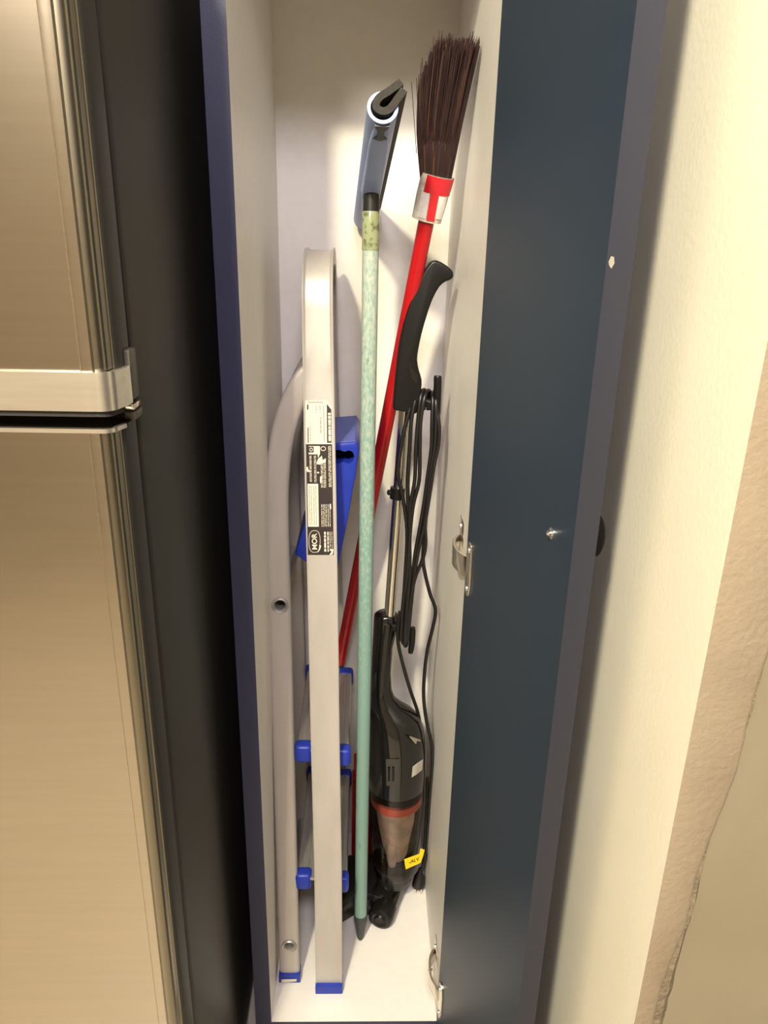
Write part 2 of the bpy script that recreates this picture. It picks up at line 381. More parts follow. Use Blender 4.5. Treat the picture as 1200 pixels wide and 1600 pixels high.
box('hinge_pin', XS-.006, XS+.004, YF+.034, YF+.054, 1.0995, 1.1045, 'nickel', fd, bevel=.001)
box('hinge_bracket', XS-.006, XS+.004, YF+.036, YF+.058, 1.090, 1.0975, 'fridge_plastic', fri, bevel=.0015)

# ---------------------------------------------------------------- the step ladder
lad = tag(empty('step_ladder', (.08, .2, 0)), 'folded aluminium step ladder with blue plastic feet and step caps', 'ladder')
KY = .13
def ry(z): return .052+KY*z                       # near rail leans in towards its top
FARY = .402
def rail_x(z):                                     # measured centre line of the front rail
    K = [(0, 514), (.25, 512.5), (.46, 508.5), (.70, 505), (.95, 500), (1.08, 497.5), (1.28, 494)]
    P = {0: 1540, .25: 1370, .46: 1195, .70: 1000, .95: 770, 1.08: 620, 1.28: 320}
    ks = [(z, at(px, P[z], Y=ry(z)).x) for z, px in K]
    for (a, xa), (b_, xb) in zip(ks, ks[1:]):
        if z <= b_: return xa+(xb-xa)*(z-a)/(b_-a)
    return ks[-1][1]
HW = .0228
path = [(ry(z), z) for z in [.018+.04*k for k in range(29)]]
yb, zb = path[-1]; RB = .075; ztop = at(494, 309, Y=.24).z
path = [q for q in path if q[1] < ztop-RB*.98]
yb, zb = path[-1]
for k in range(1, 13):
    a = PI/2*k/12; path.append((ry(zb)+KY*.02*k/12+RB*(1-math.cos(a)), zb+RB*math.sin(a)))
y2 = path[-1][0]
if y2 < FARY-RB: path.append((FARY-RB, path[-1][1]))
z2 = path[-1][1]; yq = path[-1][0]; rq = FARY-yq
for k in range(1, 13):
    a = PI/2*k/12; path.append((yq+rq*math.sin(a), z2-rq*(1-math.cos(a))))
zz = path[-1][1]
while zz > .05: zz -= .05; path.append((FARY, max(zz, .018)))
rings = []
N = len(path)
for i, (y, z) in enumerate(path):
    ty = path[min(i+1, N-1)][0]-path[max(i-1, 0)][0]; tz = path[min(i+1, N-1)][1]-path[max(i-1, 0)][1]
    l = math.hypot(ty, tz); ty /= l; tz /= l
    nx, ny, nz = 0, -tz, ty                          # outward normal of the hoop
    if i < 3 and nz < 0: pass
    lip = .0042*max(0, min(1, (z-1.00)/.14)) 
    cx = rail_x(min(z, 1.28)) if y < .3 else rail_x(min(z, 1.28))-.001
    o = Vector((cx, y, z)); nn = Vector((0, ny, nz))
    hw = HW*(1-.08*max(0, min(1, (z-.9)/.3)))
    prof = [(-hw, -.018), (-hw, lip), (-hw+.0012, lip+.0004), (-hw+.0030, lip*.75), (-hw+.0045, lip*.12), (0, 0), (hw-.0045, lip*.12), (hw-.0030, lip*.75), (hw-.0012, lip+.0004), (hw, lip), (hw, -.018), (hw-.002, -.018), (hw-.002, -.003), (-hw+.002, -.003), (-hw+.002, -.018)]
    rings.append([o+Vector((1, 0, 0))*a+nn*b_ for a, b_ in prof])
v, f = g_loft(rings); mesh('rail_hoop', v, f, 'alu', lad, smooth=.5)
def foot(cx, cy, hw, dep, name='foot'):
    rings = []
    for z, a in ((.0, 1.0), (.002, 1.03), (.016, 1.03), (.020, 1.0)):
        rings.append([Vector((cx-hw*a, cy-.0035*a, z)), Vector((cx+hw*a, cy-.0035*a, z)), Vector((cx+hw*a, cy+dep, z)), Vector((cx-hw*a, cy+dep, z))])
    v, f = g_loft(rings); return mesh(name, v, f, 'blue_plastic', lad, bevel=.001)
foot(rail_x(0), ry(0), HW, .02); foot(rail_x(0), FARY-.018, HW, .0195)
# rear legs: flat oval tubes with a bowed upper end, running into the front rail at the pivot
def leg_path(Yo):
    K = [(500, 575), (478, 592), (462, 618), (449, 652), (440, 690), (435, 735), (433.5, 800), (437, 940), (441, 1080), (446, 1260), (450, 1400), (453.5, 1527)]
    zs_ = []; out = []
    for px, py in K:
        z = .5
        for _ in range(12): z = at(px, py, Y=.082+KY*z).z
        out.append(Vector((at(px, py, Y=.082+KY*z).x, .082+KY*z, max(z, .012))))
    return smooth_path(out, 4)
lpth = leg_path(0)
def leg(pts, name, mt):
    rings = []; n = len(pts)
    for i, q in enumerate(pts):
        t = (pts[min(i+1, n-1)]-pts[max(i-1, 0)]).normalized(); a = t.cross(Vector((0, 1, 0))).normalized(); b_ = a.cross(t)
        wd = .0178; dp_ = .0095; ring = []
        for k in range(20):
            an = 2*PI*k/20; c, s = math.cos(an), math.sin(an)
            e = .45
            ring.append(q+a*wd*math.copysign(abs(c)**e, c)+b_*dp_*math.copysign(abs(s)**e, s))
        rings.append(ring)
    v, f = g_loft(rings); return mesh(name, v, f, mt, lad, smooth=.6)
near_leg = leg(lpth, 'rear_leg', 'alu')
def eyelet(px, py):
    z = .5
    for _ in range(12): z = at(px, py, Y=.072+KY*z).z
    return at(px, py, Y=.082+KY*z-.0098)
for q in ((437.5, 946), (452, 1478)):
    cut(near_leg, *g_lathe(eyelet(*q)+Vector((0, -.01, 0)), (0, 1, 0), [(.0086, 0), (.0086, .035)], 24))
far_leg = [Vector((q.x, .385, q.z)) for q in lpth]
leg(far_leg, 'rear_leg', 'alu')
foot(lpth[-1].x, lpth[-1].y-.0085, .0182, .018); foot(lpth[-1].x, .378, .0182, .018)
mesh('foot_plate', [lpth[-1]+Vector((a, -.0132, b_)) for a, b_ in ((-.0145, -.0105), (.0125, -.0065), (.0125, -.0010), (-.0135, -.0015))], [(0,1,2,3)], 'label_white', lad)
# cross tubes between the rear legs, swaged open at the near leg
for px, py in ((437.5, 946), (452, 1478)):
    z = .5
    for _ in range(12): z = at(px, py, Y=.072+KY*z).z
    y0 = .082+KY*z-.0098; c = at(px, py, Y=y0)
    v, f = g_lathe(c, (0, 1, 0), [(.0128, -.0002), (.0132, -.0016), (.0118, -.0032), (.0100, -.0024), (.0088, .0), (.0080, .006), (.0080, .36-y0), (.0095, .375-y0), (.0100, .375-y0), (.0100, .012), (.0128, .0006)], 24, cap=False)
    mesh('cross_tube', v, f, 'alu_grey', lad, smooth=.6)
    v, f = g_lathe(c+Vector((0, .045, 0)), (0, 1, 0), [(0, 0), (.0082, 0), (.0082, .002), (0, .002)], 20)
    mesh('tube_shade_disc', v, f, 'gasket', lad)  # dark disc stands in for the shade inside the open tube
# pivot rivet
c = at(486, 593, Y=ry(1.07)-.0003)
v, f = g_lathe(c, (0, -1, 0), [(.0068, -.001), (.0068, .0008), (.0052, .0022), (.0025, .0030), (0, .0032)], 20)
mesh('rivet', v, f, 'alu', lad, smooth=.8)
# treads with ribbed tops and blue end caps
for zt in (.452, .212):
    y0 = ry(zt)+.020; y1 = FARY-.020; xl = at(474, 1175 if zt > .3 else 1390, Y=y0).x-.0115; xr = xl+.086
    tl = -.007
    n = 8; top = []
    for k in range(n):
        xa = xl+(xr-xl)*k/n; xb = xl+(xr-xl)*(k+1)/n; za = tl*k/n
        top += [(xa+.0008, zt+za-.0022), (xa+.0022, zt+za), (xb-.0022, zt+za), (xb-.0008, zt+za-.0022)]
    prof = top+[(xr, zt+tl-.026), (xr-.003, zt+tl-.026), (xr-.003, zt+tl-.005), (xl+.003, zt-.005), (xl+.003, zt-.026), (xl, zt-.026)]
    v, f = g_prism([Vector((x, y0, z)) for x, z in prof], (0, y1-y0, 0))
    t = mesh('tread', v, f, 'alu_grey', lad)
    for ya, yb_ in ((y0-.002, y0+.022), (y1-.022, y1+.002)):
        for xa, xb, za in ((xl-.003, xl+.026, 0), (xr-.026, xr+.003, tl)):
            v, f = g_box(xa, xb, ya, yb_, zt+za-.030, zt+za+.0035)
            mesh('end_cap', v, f, 'blue_plastic', t, bevel=.007, bseg=3)
# folded platform: blue wedge with a grip slot
yp0, yp1 = .205, .372
poly = [(460, 866), (474, 826), (496, 752), (506, 712), (509, 695), (556, 691), (561.5, 700), (556, 742), (543, 815), (529, 884), (515, 905), (480, 880)]
P3 = [at(x, y, Y=yp0) for x, y in poly]
v, f = g_prism(P3, (0, yp1-yp0, 0))
plat = mesh('platform', v, f, 'blue_plastic', lad, bevel=.0025)
sl = [at(x, y, Y=yp0) for x, y in ((518, 704), (531, 703), (538, 706), (545, 703.5), (551, 706), (554, 713), (551, 721), (545, 724.5), (536, 722), (530, 724), (518, 724))]
cut(plat, *g_prism([q-Vector((0, .02, 0)) for q in sl], (0, .15, 0)))
plat.data.materials.clear(); plat.data.materials.append(M['blue_plastic'])
a_, b_ = at(511, 695, Y=yp0), at(555.5, 691.5, Y=yp0)
mesh('platform_pad', *g_prism([a_+Vector((0, .004, 0)), b_+Vector((0, .004, 0)), b_+Vector((-.001, .004, .0022)), a_+Vector((.001, .004, .0022))], (0, yp1-yp0-.008, 0)), 'blue_matte', lad)
# product label on the front rail
LY = lambda z: ry(z)-.0004
def lab(px, py, off=0):
    z = .9
    for _ in range(14): z = at(px, py, Y=ry(z)-.0006-off).z
    return at(px, py, Y=ry(z)-.0006-off)
def patch(name, pts, mt, parent, off=0): 
    P = [lab(x, y, off) for x, y in pts]; Q = [q+Vector((0, .0003, 0)) for q in P]
    v, f = g_loft([P, Q]); return mesh(name, v, f, mt, parent)
def lx(u, y): return 477.0+(y-628)*.0165+u*40.5      # label column 0..1 at a photo row
def quad(u0, u1, ya, yb_): return [(lx(u0, ya), ya), (lx(u1, ya), ya), (lx(u1, yb_), yb_), (lx(u0, yb_), yb_)]
label = patch('product_label', quad(0, 1, 692, 867), 'label_black', lad)
patch('label_upper', [(477, 626), (510, 625), (518, 637), (518.6, 694), (478, 694)], 'label_white', label, .0002)
patch('label_strip', [(510.5, 631), (517.6, 640), (518, 692), (511, 692)], 'label_black', label, .0004)
patch('label_frame', quad(.065, .115, 632, 640)+[], 'label_black', label, .0004)
patch('label_frame', quad(.07, .105, 668, 692), 'label_black', label, .0004)
patch('label_frame', quad(.09, .70, 628, 629.4), 'label_grey', label, .0004)
patch('label_frame', quad(.69, .72, 634, 690), 'label_grey', label, .0004)
def dashes(name, u0, u1, ya, yb_, mt, seed, off=.0004):
    r_ = random.Random(seed); mb = MB(); y = ya
    while y < yb_:
        y2 = min(y+r_.uniform(2.0, 9), yb_)
        P = [lab(x, yy, off) for x, yy in quad(u0, u1, y, y2)]; Q = [q+Vector((0, .0002, 0)) for q in P]
        mb.add(*g_loft([P, Q])); y = y2+r_.uniform(.6, 1.6)
    return mb.build(name, mt, label)
dashes('label_print', .56, .60, 652, 677, 'label_grey', 1); dashes('label_print', .55, .58, 633, 646, 'label_grey', 2)
dashes('label_print', .16, .19, 666, 690, 'label_grey', 31); dashes('label_print', .40, .43, 634, 645, 'label_grey', 32)
dashes('label_print', .87, .97, 645, 690, 'label_white', 3, .0006)
for k, u in enumerate((.13, .17, .30, .35)): dashes('label_print', u, u+.028, 712, 754, 'label_text', 10+k)
for k, u in enumerate((.56, .61, .67, .72)): dashes('label_print', u, u+.028, 724, 762, 'label_text', 20+k)
for k, u in enumerate((.86, .92)): dashes('label_print', u, u+.035, 697, 761, 'label_text', 30+k)
for k, u in enumerate((.55, .61, .67, .73, .80, .87)): dashes('label_print', u, u+.028, 788, 823, 'label_text', 40+k)
patch('label_notice', quad(.03, .445, 756, 823), 'label_white', label, .0002)
for k, u in enumerate((.09, .16, .26, .34)): dashes('label_print', u, u+.022, 759, 820, 'label_grey', 50+k, .0005)
for k, (u, d_) in enumerate(((.64, .07), (.76, .06), (.86, .025), (.93, .025))): dashes('label_print', u, u+d_, 831, 862, 'label_text' if k else 'label_white', 60+k)
patch('label_panel', quad(.10, .52, 697, 710), 'label_white', label, .0002)
def ringpatch(name, cx, cy, rx, ryy, wd, mt, off=.0005, e=1.0, n=32):
    o_, i_ = [], []
    for k in range(n):
        a = 2*PI*k/n; c, s = math.cos(a), math.sin(a); c = math.copysign(abs(c)**e, c); s = math.copysign(abs(s)**e, s)
        o_.append(lab(cx+rx*c, cy+ryy*s, off)); i_.append(lab(cx+(rx-wd)*c, cy+(ryy-wd)*s, off))
    v = o_+i_; f = [(k, (k+1) % n, n+(k+1) % n, n+k) for k in range(n)]
    return mesh(name, v, f, mt, label)
patch('label_symbol', [(482, 698), (490, 698), (490, 707), (482, 707)], 'label_black', label, .0004)
ringpatch('label_symbol', 486, 702.5, 2.6, 3.0, 1.0, 'label_white', .0006)
ringpatch('label_symbol', 505, 701, 4.2, 3.6, 1.0, 'label_white', .0006)
for k, pts in enumerate(([(497, 717), (503, 712), (504, 719), (509, 716), (509, 723), (502, 724), (500, 726), (494, 725)], [(479, 730), (481, 729), (482, 734), (487, 736), (481, 738), (478, 735)],
                         [(500, 745), (503, 744), (503, 752), (501, 756), (500, 752)], [(496, 737), (499, 738), (498, 740), (495, 739)], [(515, 788), (517, 787), (517.5, 795), (515.5, 796)],
                         [(499, 851), (502, 853), (500, 859), (496, 864), (498.5, 857)], [(516, 858), (521, 858), (520, 866), (514, 868), (518, 862)], [(498, 699), (500, 697), (500, 709), (497, 716), (496, 708)])):
    patch('label_tear', pts, 'label_white', label, .0006+.0001*(k % 2))
ringpatch('logo_oval', 491.5, 846, 9.2, 17.5, 0.9, 'label_text', .0005, e=.75)
def text_on(txt, center, xdir, updir, height, mt, parent, name, width=None, bold=.0):
    cu = bpy.data.curves.new(name, 'FONT'); cu.body = txt; cu.align_x = 'CENTER'; cu.align_y = 'CENTER'; cu.size = 1; cu.offset = bold; cu.extrude = .004
    o = bpy.data.objects.new(name, cu); C.objects.link(o); bpy.context.view_layer.update()
    me = bpy.data.meshes.new_from_object(o.evaluated_get(bpy.context.evaluated_depsgraph_get())); bpy.data.objects.remove(o)
    xs = [v.co.x for v in me.vertices]; ys = [v.co.y for v in me.vertices]
    sy = height/(max(ys)-min(ys)); sxx = (width/(max(xs)-min(xs))) if width else sy
    cx, cy = (max(xs)+min(xs))/2, (max(ys)+min(ys))/2
    X_, U_ = Vector(xdir).normalized(), Vector(updir).normalized(); Z_ = X_.cross(U_)
    for v in me.vertices:
        a, b2, c2 = v.co; v.co = X_*((a-cx)*sxx)+U_*((b2-cy)*sy)+Z_*(c2*.02)
    me.materials.clear(); me.materials.append(M[mt])
    ob = bpy.data.objects.new(name, me); C.objects.link(ob); place(ob, parent, Vector(center)); return ob
lc = lab(491.3, 846, .0007); lup = (lab(491, 830, .0007)-lab(492, 862, .0007)).normalized()
text_on('MOR', lc, lup, Vector((-1, 0, 0)), .0078, 'label_white', label, 'logo_lettering', width=.0250, bold=.022)

# ---------------------------------------------------------------- squeegee, head up
sq = tag(empty('floor_squeegee', at(563, 1466, Z=0)), 'squeegee with worn pale green pole standing upside down, light blue head', 'squeegee')
tip = at(563, 1467, Z=.001); top = at(580, 328, Y=.212)
ax = (top-tip).normalized(); L = (top-tip).length
tube('pole', [tip+ax*t for t in (.050, .3, .6, .9, L-.055, L-.002)], .0113, 'pole_paint', sq, n=24)
v, f = g_lathe(tip, ax, [(0, 0), (.0040, .0), (.0062, .006), (.0110, .042), (.0122, .046), (.0122, .058), (.0116, .060)], 14)
mesh('pole_tip', v, f, 'grey_tip', sq, smooth=.5)
v, f = g_lathe(tip, ax, [(.0114, L-.052), (.0120, L-.051), (.0119, L-.004), (.0112, L-.002)], 24); mesh('tape_wrap', v, f, 'tape', sq, smooth=.6)
v, f = g_lathe(tip, ax, [(.0105, L-.003), (.0112, L-.002), (.0108, L+.020), (.0104, L+.032)], 24); mesh('socket_cap', v, f, 'black_cap', sq, smooth=.6)
hn = at(598, 168, Y=.030); hm = tip+ax*(L+.045)+Vector((0, .0, .0)); hd = (hm-hn).normalized(); hl = min((hm-hn).length*2, (.405-hn.y)/hd.y)
rx = Vector((1, 0, 0)); rx = (rx-hd*rx.dot(hd)).normalized(); uz = rx.cross(hd)
if uz.z < 0: uz = -uz
def hp(a, r_, t): return hn+hd*t+(rx*math.cos(a)+uz*math.sin(a))*r_
n = 28; A0, A1 = math.radians(72), math.radians(378)
prof = [(A0+(A1-A0)*k/n, .0170) for k in range(n+1)]+[(A0+(A1-A0)*k/n, .0132) for k in range(n, -1, -1)]
rings = [[hp(a, r_, t) for a, r_ in prof] for t in (0, .0015, hl)]
v, f = g_loft(rings); head = mesh('head_channel', v, f, 'lightblue', sq, smooth=.6)
# reinforcing keel under the channel around the pole socket
keel = []
for t, h_, w_ in ((.012, .0155, .009), (.06, .0185, .012), (.12, .022, .0125), (hl*.5, .026, .0135), (hl*.5+.02, .027, .0135), (hl*.5+.03, .022, .012), (hl*.85, .0165, .009)):
    o = hn+hd*t; keel.append([o+rx*w_-uz*.012, o+rx*w_*.9-uz*h_, o-rx*w_*.9-uz*h_, o-rx*w_-uz*.012])
v, f = g_loft(keel); mesh('head_keel', v, f, 'lightblue', sq, bevel=.002)
# black double foam blade folded into the channel
sheet = []
for px, py in ((628, 123), (618, 132), (606, 142), (595, 150), (588, 160), (588, 170), (596, 176), (606, 174), (614, 165), (621, 154), (627, 145), (632, 137)):
    q = at(px, py, Y=.03)-hn; sheet.append((q.dot(rx), q.dot(uz)))
sm = smooth_path([Vector((a, b2, 0)) for a, b2 in sheet], 3)
th = .0040; L_, R_ = [], []
for i, q in enumerate(sm):
    t = (sm[min(i+1, len(sm)-1)]-sm[max(i-1, 0)]).normalized(); nn = Vector((-t.y, t.x, 0)); L_.append(q+nn*th); R_.append(q-nn*th)
outl = L_+R_[::-1]
rings = [[hn+hd*t+rx*q.x+uz*q.y for q in outl] for t in (-.003, -.0015, hl-.003)]
v, f = g_loft(rings); mesh('foam_blade', v, f, 'foam', sq, smooth=.7)
kp = MB()
for t0, t1, w0, w1 in ((.004, .018, .0085, .0038), (.018, .030, .0038, .0038), (.030, .037, .0038, .0080), (.037, .042, .0080, .001)):
    q = lambda t, w_, d_: hn+hd*t+rx*w_-uz*d_
    d0 = .0172
    kp.add([q(t0, -w0, d0-.006), q(t0, w0, d0-.006), q(t1, w1, d0-.006), q(t1, -w1, d0-.006), q(t0, -w0, d0+.0012), q(t0, w0, d0+.0012), q(t1, w1, d0+.0012), q(t1, -w1, d0+.0012)],
           [(0,1,2,3), (4,5,6,7), (0,1,5,4), (1,2,6,5), (2,3,7,6), (3,0,4,7)])
kp.build('keyhole_shade', 'black_cap', head)  # black solid drawn for the shaded inside of an open keyhole

# ---------------------------------------------------------------- broom, head up
bz = .462
b0 = at(531, 1010, Y=.375); b0.z = bz; bf = at(667, 341, Y=.205)
br = tag(empty('broom', b0), 'broom with red stick and dark brown bristles pointing up', 'broom')
bx = (bf-b0).normalized(); BL = (bf-b0).length
tube('stick', [b0+bx*t for t in (0.002, .2, .4, .6, BL+.03)], .0108, 'red_stick', br, n=20)
fd_ = (at(683, 275, Y=.192)-bf).normalized()
FLn = (at(677, 272, Y=.192)-bf).length
xr_ = Vector((1, 0, 0))
def ferr(a, t, grow=0): 
    r_ = (.0172+.0010*t/FLn)+grow; e1 = (xr_-fd_*xr_.dot(fd_)).normalized(); e2 = e1.cross(fd_)
    if e2.y > 0: e2 = -e2                           # e2 points to the viewer's side
    return bf+fd_*t+e1*math.cos(a)*r_*1.18+e2*math.sin(a)*r_*.9
rings = [[ferr(2*PI*k/28, t, g_) for k in range(28)] for t, g_ in ((-.004, -.006), (-.002, 0), (FLn*.5, .0006), (FLn, 0), (FLn, -.003))]
v, f = g_loft(rings); fer = mesh('ferrule_wrap', v, f, 'tape_clear', br, smooth=.7)
def fpatch(name, a0, a1, t0, t1, mt, g_=.0009, slant=0):
    n = 8; A, B = [], []
    for k in range(n+1):
        a = a0+(a1-a0)*k/n; A.append(ferr(a, t0*FLn, g_)); B.append(ferr(a+slant, t1*FLn, g_))
    v, f = g_loft([A, B], cap=False, closed=False); return mesh(name, v, f, mt, fer, smooth=.8)
R = math.radians
fpatch('tape_red_band', R(20), R(128), .62, 1.0, 'tape_red', .0016)
fpatch('tape_red_band', R(66), R(96), .02, .66, 'tape_red', .0014, R(8))
fpatch('tape_white_patch', R(28), R(66), .08, .62, 'tape_white', .0010, R(6))
fpatch('tape_white_patch', R(100), R(132), .04, .62, 'tape_white', .0010, R(6))
fpatch('tape_red_band', R(-40), R(10), .70, 1.0, 'tape_red', .0012)
# bristles
tops = [(652, 135), (655, 112), (664, 93), (676, 74), (690, 62), (715, 58), (740, 60), (756, 64), (756, 78), (750, 100)]
mbA, mbB = MB(), MB(); rb = random.Random(11)
e1 = (xr_-fd_*xr_.dot(fd_)).normalized(); e2 = e1.cross(fd_)
for k in range(1500):
    u = rb.uniform(-1, 1); w_ = rb.uniform(-1, 1)
    if u*u+w_*w_ > 1: continue
    base = bf+fd_*(FLn-.012)+e1*u*.0195+e2*w_*.0135
    px = 704+u*50+rb.uniform(-3, 3); 
    ytop = 128-66*min(1, (u+1)/.62)**.9 if u < -.38 else 62+rb.uniform(-4, 5)
    ytop += rb.uniform(-4, 12)+abs(w_)*6
    if rb.random() < .03: ytop -= 12
    Yt = .150+w_*.024-(u*.012)
    tp = at(px, ytop, Y=Yt)
    if tp.x > W-.003: tp.x = W-.003-rb.uniform(0, .002)
    mid = base.lerp(tp, .5)+Vector((u*.0012-.002, w_*.001, 0))+Vector((rb.uniform(-.001, .001), rb.uniform(-.001, .001), 0))
    mid.x = min(mid.x, W-.003)
    (mbB if rb.random() < .10 else mbA).add(*g_tube(smooth_path([base, mid, tp], 3), [.00085, .00085, .00085, .0008, .0007, .0006, .0004], 3, cap=False))
for x0, y0, x1, y1 in ((651, 240, 643, 128), (655, 235, 651, 122), (660, 180, 660, 90), (690, 100, 691, 54), (676, 120, 678, 57), (745, 130, 757, 97), (655, 170, 658, 98)):
    mbA.add(*g_tube([at(x0, y0, Y=.17), at((x0+x1)/2, (y0+y1)/2, Y=.162), at(x1, y1, Y=.155)], .0005, 3, cap=False))
tag(mbA.build('bristles', 'bristle', br), kind='stuff')
tag(mbB.build('lighter_bristles', 'bristle_light', br), kind='stuff')

# ---------------------------------------------------------------- upright stick vacuum cleaner
vac = tag(empty('stick_vacuum', (.20, .24, 0)), 'black upright stick vacuum cleaner with clear dust cup and coiled cord', 'vacuum cleaner')
YV = .245
# handle grip
ol = [(672, 411), (678, 406.5), (690, 410), (703, 419), (708.5, 427), (707, 436), (697, 440), (687, 448), (676, 468), (667, 494), (659, 522), (654, 546), (652, 563), (655, 580), (659, 594), (658, 612), (651, 648), (614, 641), (616, 612), (619, 578), (623, 543), (630, 508), (641, 472), (655, 438), (665, 420)]
P3 = [at(x, y, Y=.216) for x, y in ol]
hsm = smooth_path(P3[:17], 2)+smooth_path(P3[17:]+[P3[0]], 2)[:-1]
v, f = g_prism(hsm, (0, .028, 0)); grip = mesh('handle_grip', v, f, 'black_matte', vac, bevel=.0065, bseg=4)
mesh('grip_inlay', *g_prism([at(x, y, Y=.2155) for x, y in ((640, 566), (645, 578), (653, 588), (652, 600), (645, 594), (640, 580))], (0, .004, 0)), 'black_satin', grip)
# chrome tube
ta, tb = at(633, 640, Y=.240), at(607, 985, Y=.240)
tube('chrome_tube', [ta, ta.lerp(tb, .5), tb], .0093, 'chrome', vac, n=24)
cc = at(621, 770, Y=.240); ca = (tb-ta).normalized()
v, f = g_lathe(cc, ca, [(.0095, -.010), (.0118, -.009), (.0118, .009), (.0095, .010)], 20); clip = mesh('tube_clip', v, f, 'black_matte', vac, smooth=.6)
v, f = g_lathe(cc, (-1, -.2, .1), [(0.003, .008), (.0045, .010), (.0045, .015), (.003, .0165), (0, .0165)], 12); mesh('clip_button', v, f, 'black_matte', clip, smooth=.6)
# neck and motor housing: rings measured left/right at several heights
def ring_at(pl, pr, y, n=36, ky=1.0, e=1.0, Yc=YV, zoff=0):
    a, b2 = at(pl, y, Y=Yc), at(pr, y, Y=Yc); c = (a+b2)/2; r_ = (b2.x-a.x)/2; out = []
    for k in range(n):
        an = 2*PI*k/n; cs, sn = math.cos(an), math.sin(an)
        out.append(Vector((c.x+r_*math.copysign(abs(cs)**e, cs), c.y+r_*ky*math.copysign(abs(sn)**e, sn), c.z+zoff)))
    return out
rows = [(589, 619, 957, .9), (585, 622, 960, .9), (584, 622, 968, .9), (583, 619, 990, .9), (582, 614, 1010, .9), (580, 611, 1050, .9), (579, 612, 1075, .95), (578, 616, 1088, .95), (577, 626, 1098, .95), (576, 642, 1108, .95),
        (575.5, 655, 1120, .96), (575, 661, 1134, .97), (575, 664.5, 1150, 1), (575, 666, 1165, 1), (575, 665.5, 1200, 1), (575.5, 663, 1222, 1)]
v, f = g_loft([ring_at(a, b2, y, ky=k) for a, b2, y, k in rows]); hous = mesh('motor_housing', v, f, 'black_gloss', vac, smooth=.9)
rows = [(576, 663.5, 1221, 1), (576, 663.5, 1223, 1)]
# front spine of the housing
sp = []
for px, py, hw in ((606, 975, .006), (603, 1000, .007), (598, 1050, .006), (595, 1090, .004)):
    q = at(px, py, Y=YV-.019); sp.append([q+Vector((-hw, 0, 0)), q+Vector((-hw*.5, -.004, 0)), q+Vector((hw*.5, -.004, 0)), q+Vector((hw, 0, 0)), q+Vector((0, .01, 0))])
v, f = g_loft(sp); mesh('spine', v, f, 'black_satin', hous, smooth=.6)
def on_cyl(px, py, off=.0006, rr_=None, cx=None):
    """point on the front of the housing barrel under a pixel"""
    a, b2 = at(575, 1180, Y=YV), at(666, 1180, Y=YV); cX = (a.x+b2.x)/2; r_ = (b2.x-a.x)/2+off
    d = fw+rt*((px-600)/F_PX)-up*((py-800)/F_PX); o = CAM-Vector((cX, YV, 0))
    A = d.x**2+d.y**2; B = o.x*d.x+o.y*d.y; Cc = o.x**2+o.y**2-r_**2; disc = max(B*B-A*Cc, 0)
    return CAM+d*((-B-math.sqrt(disc))/A)
def cpatch(name, pts, mt, parent, th_=.0006, off=.0008):
    P = [on_cyl(x, y, off) for x, y in pts]; Q = [on_cyl(x, y, off-th_) for x, y in pts]
    v, f = g_loft([P, Q]); return mesh(name, v, f, mt, parent)
cpatch('rating_sticker', [(644.5, 1198), (652, 1192), (661, 1186), (659.5, 1203), (651, 1210), (643, 1215)], 'sticker', hous)
for k in range(3): cpatch('sticker_line', [(649+k*.2, 1200+4*k), (657, 1194+4*k), (657, 1194.8+4*k), (649+k*.2, 1200.8+4*k)], 'label_grey', hous, .0002, .0011)
for k, x in enumerate((607.5, 614)): cpatch('latch_bar', [(x-1.5, 1200), (x+1.5, 1200), (x+1.5, 1221), (x-1.5, 1221)], 'black_matte', hous, .002, .0022)
cpatch('latch_button', [(603, 1186), (623, 1186), (622, 1228), (604, 1228)], 'black_gloss', hous, .0012, .0012)
cpatch('switch_mark', [(640, 1150), (657, 1156), (657, 1159), (652, 1157), (650, 1163), (640, 1152)], 'nickel', hous, .0006, .0010)
# dust cup
rows = [(576, 663, 1222), (576, 662.5, 1240), (577, 660, 1262), (579, 656, 1300), (582, 651, 1340), (584, 648, 1356)]
v, f = g_loft([ring_at(a, b2, y) for a, b2, y in rows], cap=False); cup = mesh('dust_cup', v, f, 'smoky_clear', vac, smooth=.9)
v, f = g_loft([ring_at(577.5, 661.5, 1223), ring_at(577.5, 661, 1233)]); mesh('cup_collar', v, f, 'black_satin', cup, smooth=.6)
v, f = g_loft([ring_at(579, 659, 1238), ring_at(579.5, 658.5, 1249), ring_at(583, 655, 1252)]); mesh('cup_ring', v, f, 'salmon', cup, smooth=.6)
v, f = g_loft([ring_at(587, 650, 1250), ring_at(590, 647, 1280), ring_at(596, 640, 1310), ring_at(602, 636, 1330), ring_at(608, 632, 1338)]); mesh('filter_cone', v, f, 'filter', cup, smooth=.8)
v, f = g_loft([ring_at(603, 622, 1315, Yc=YV-.018), ring_at(604, 621, 1340, Yc=YV-.018), ring_at(607, 618, 1352, Yc=YV-.018)]); mesh('filter_tab', v, f, 'filter', cup, smooth=.8)
v, f = g_loft([ring_at(584, 651, 1343), ring_at(586, 646, 1351)]); tag(mesh('collected_dust', v, f, 'dust', cup, smooth=.8), kind='stuff')
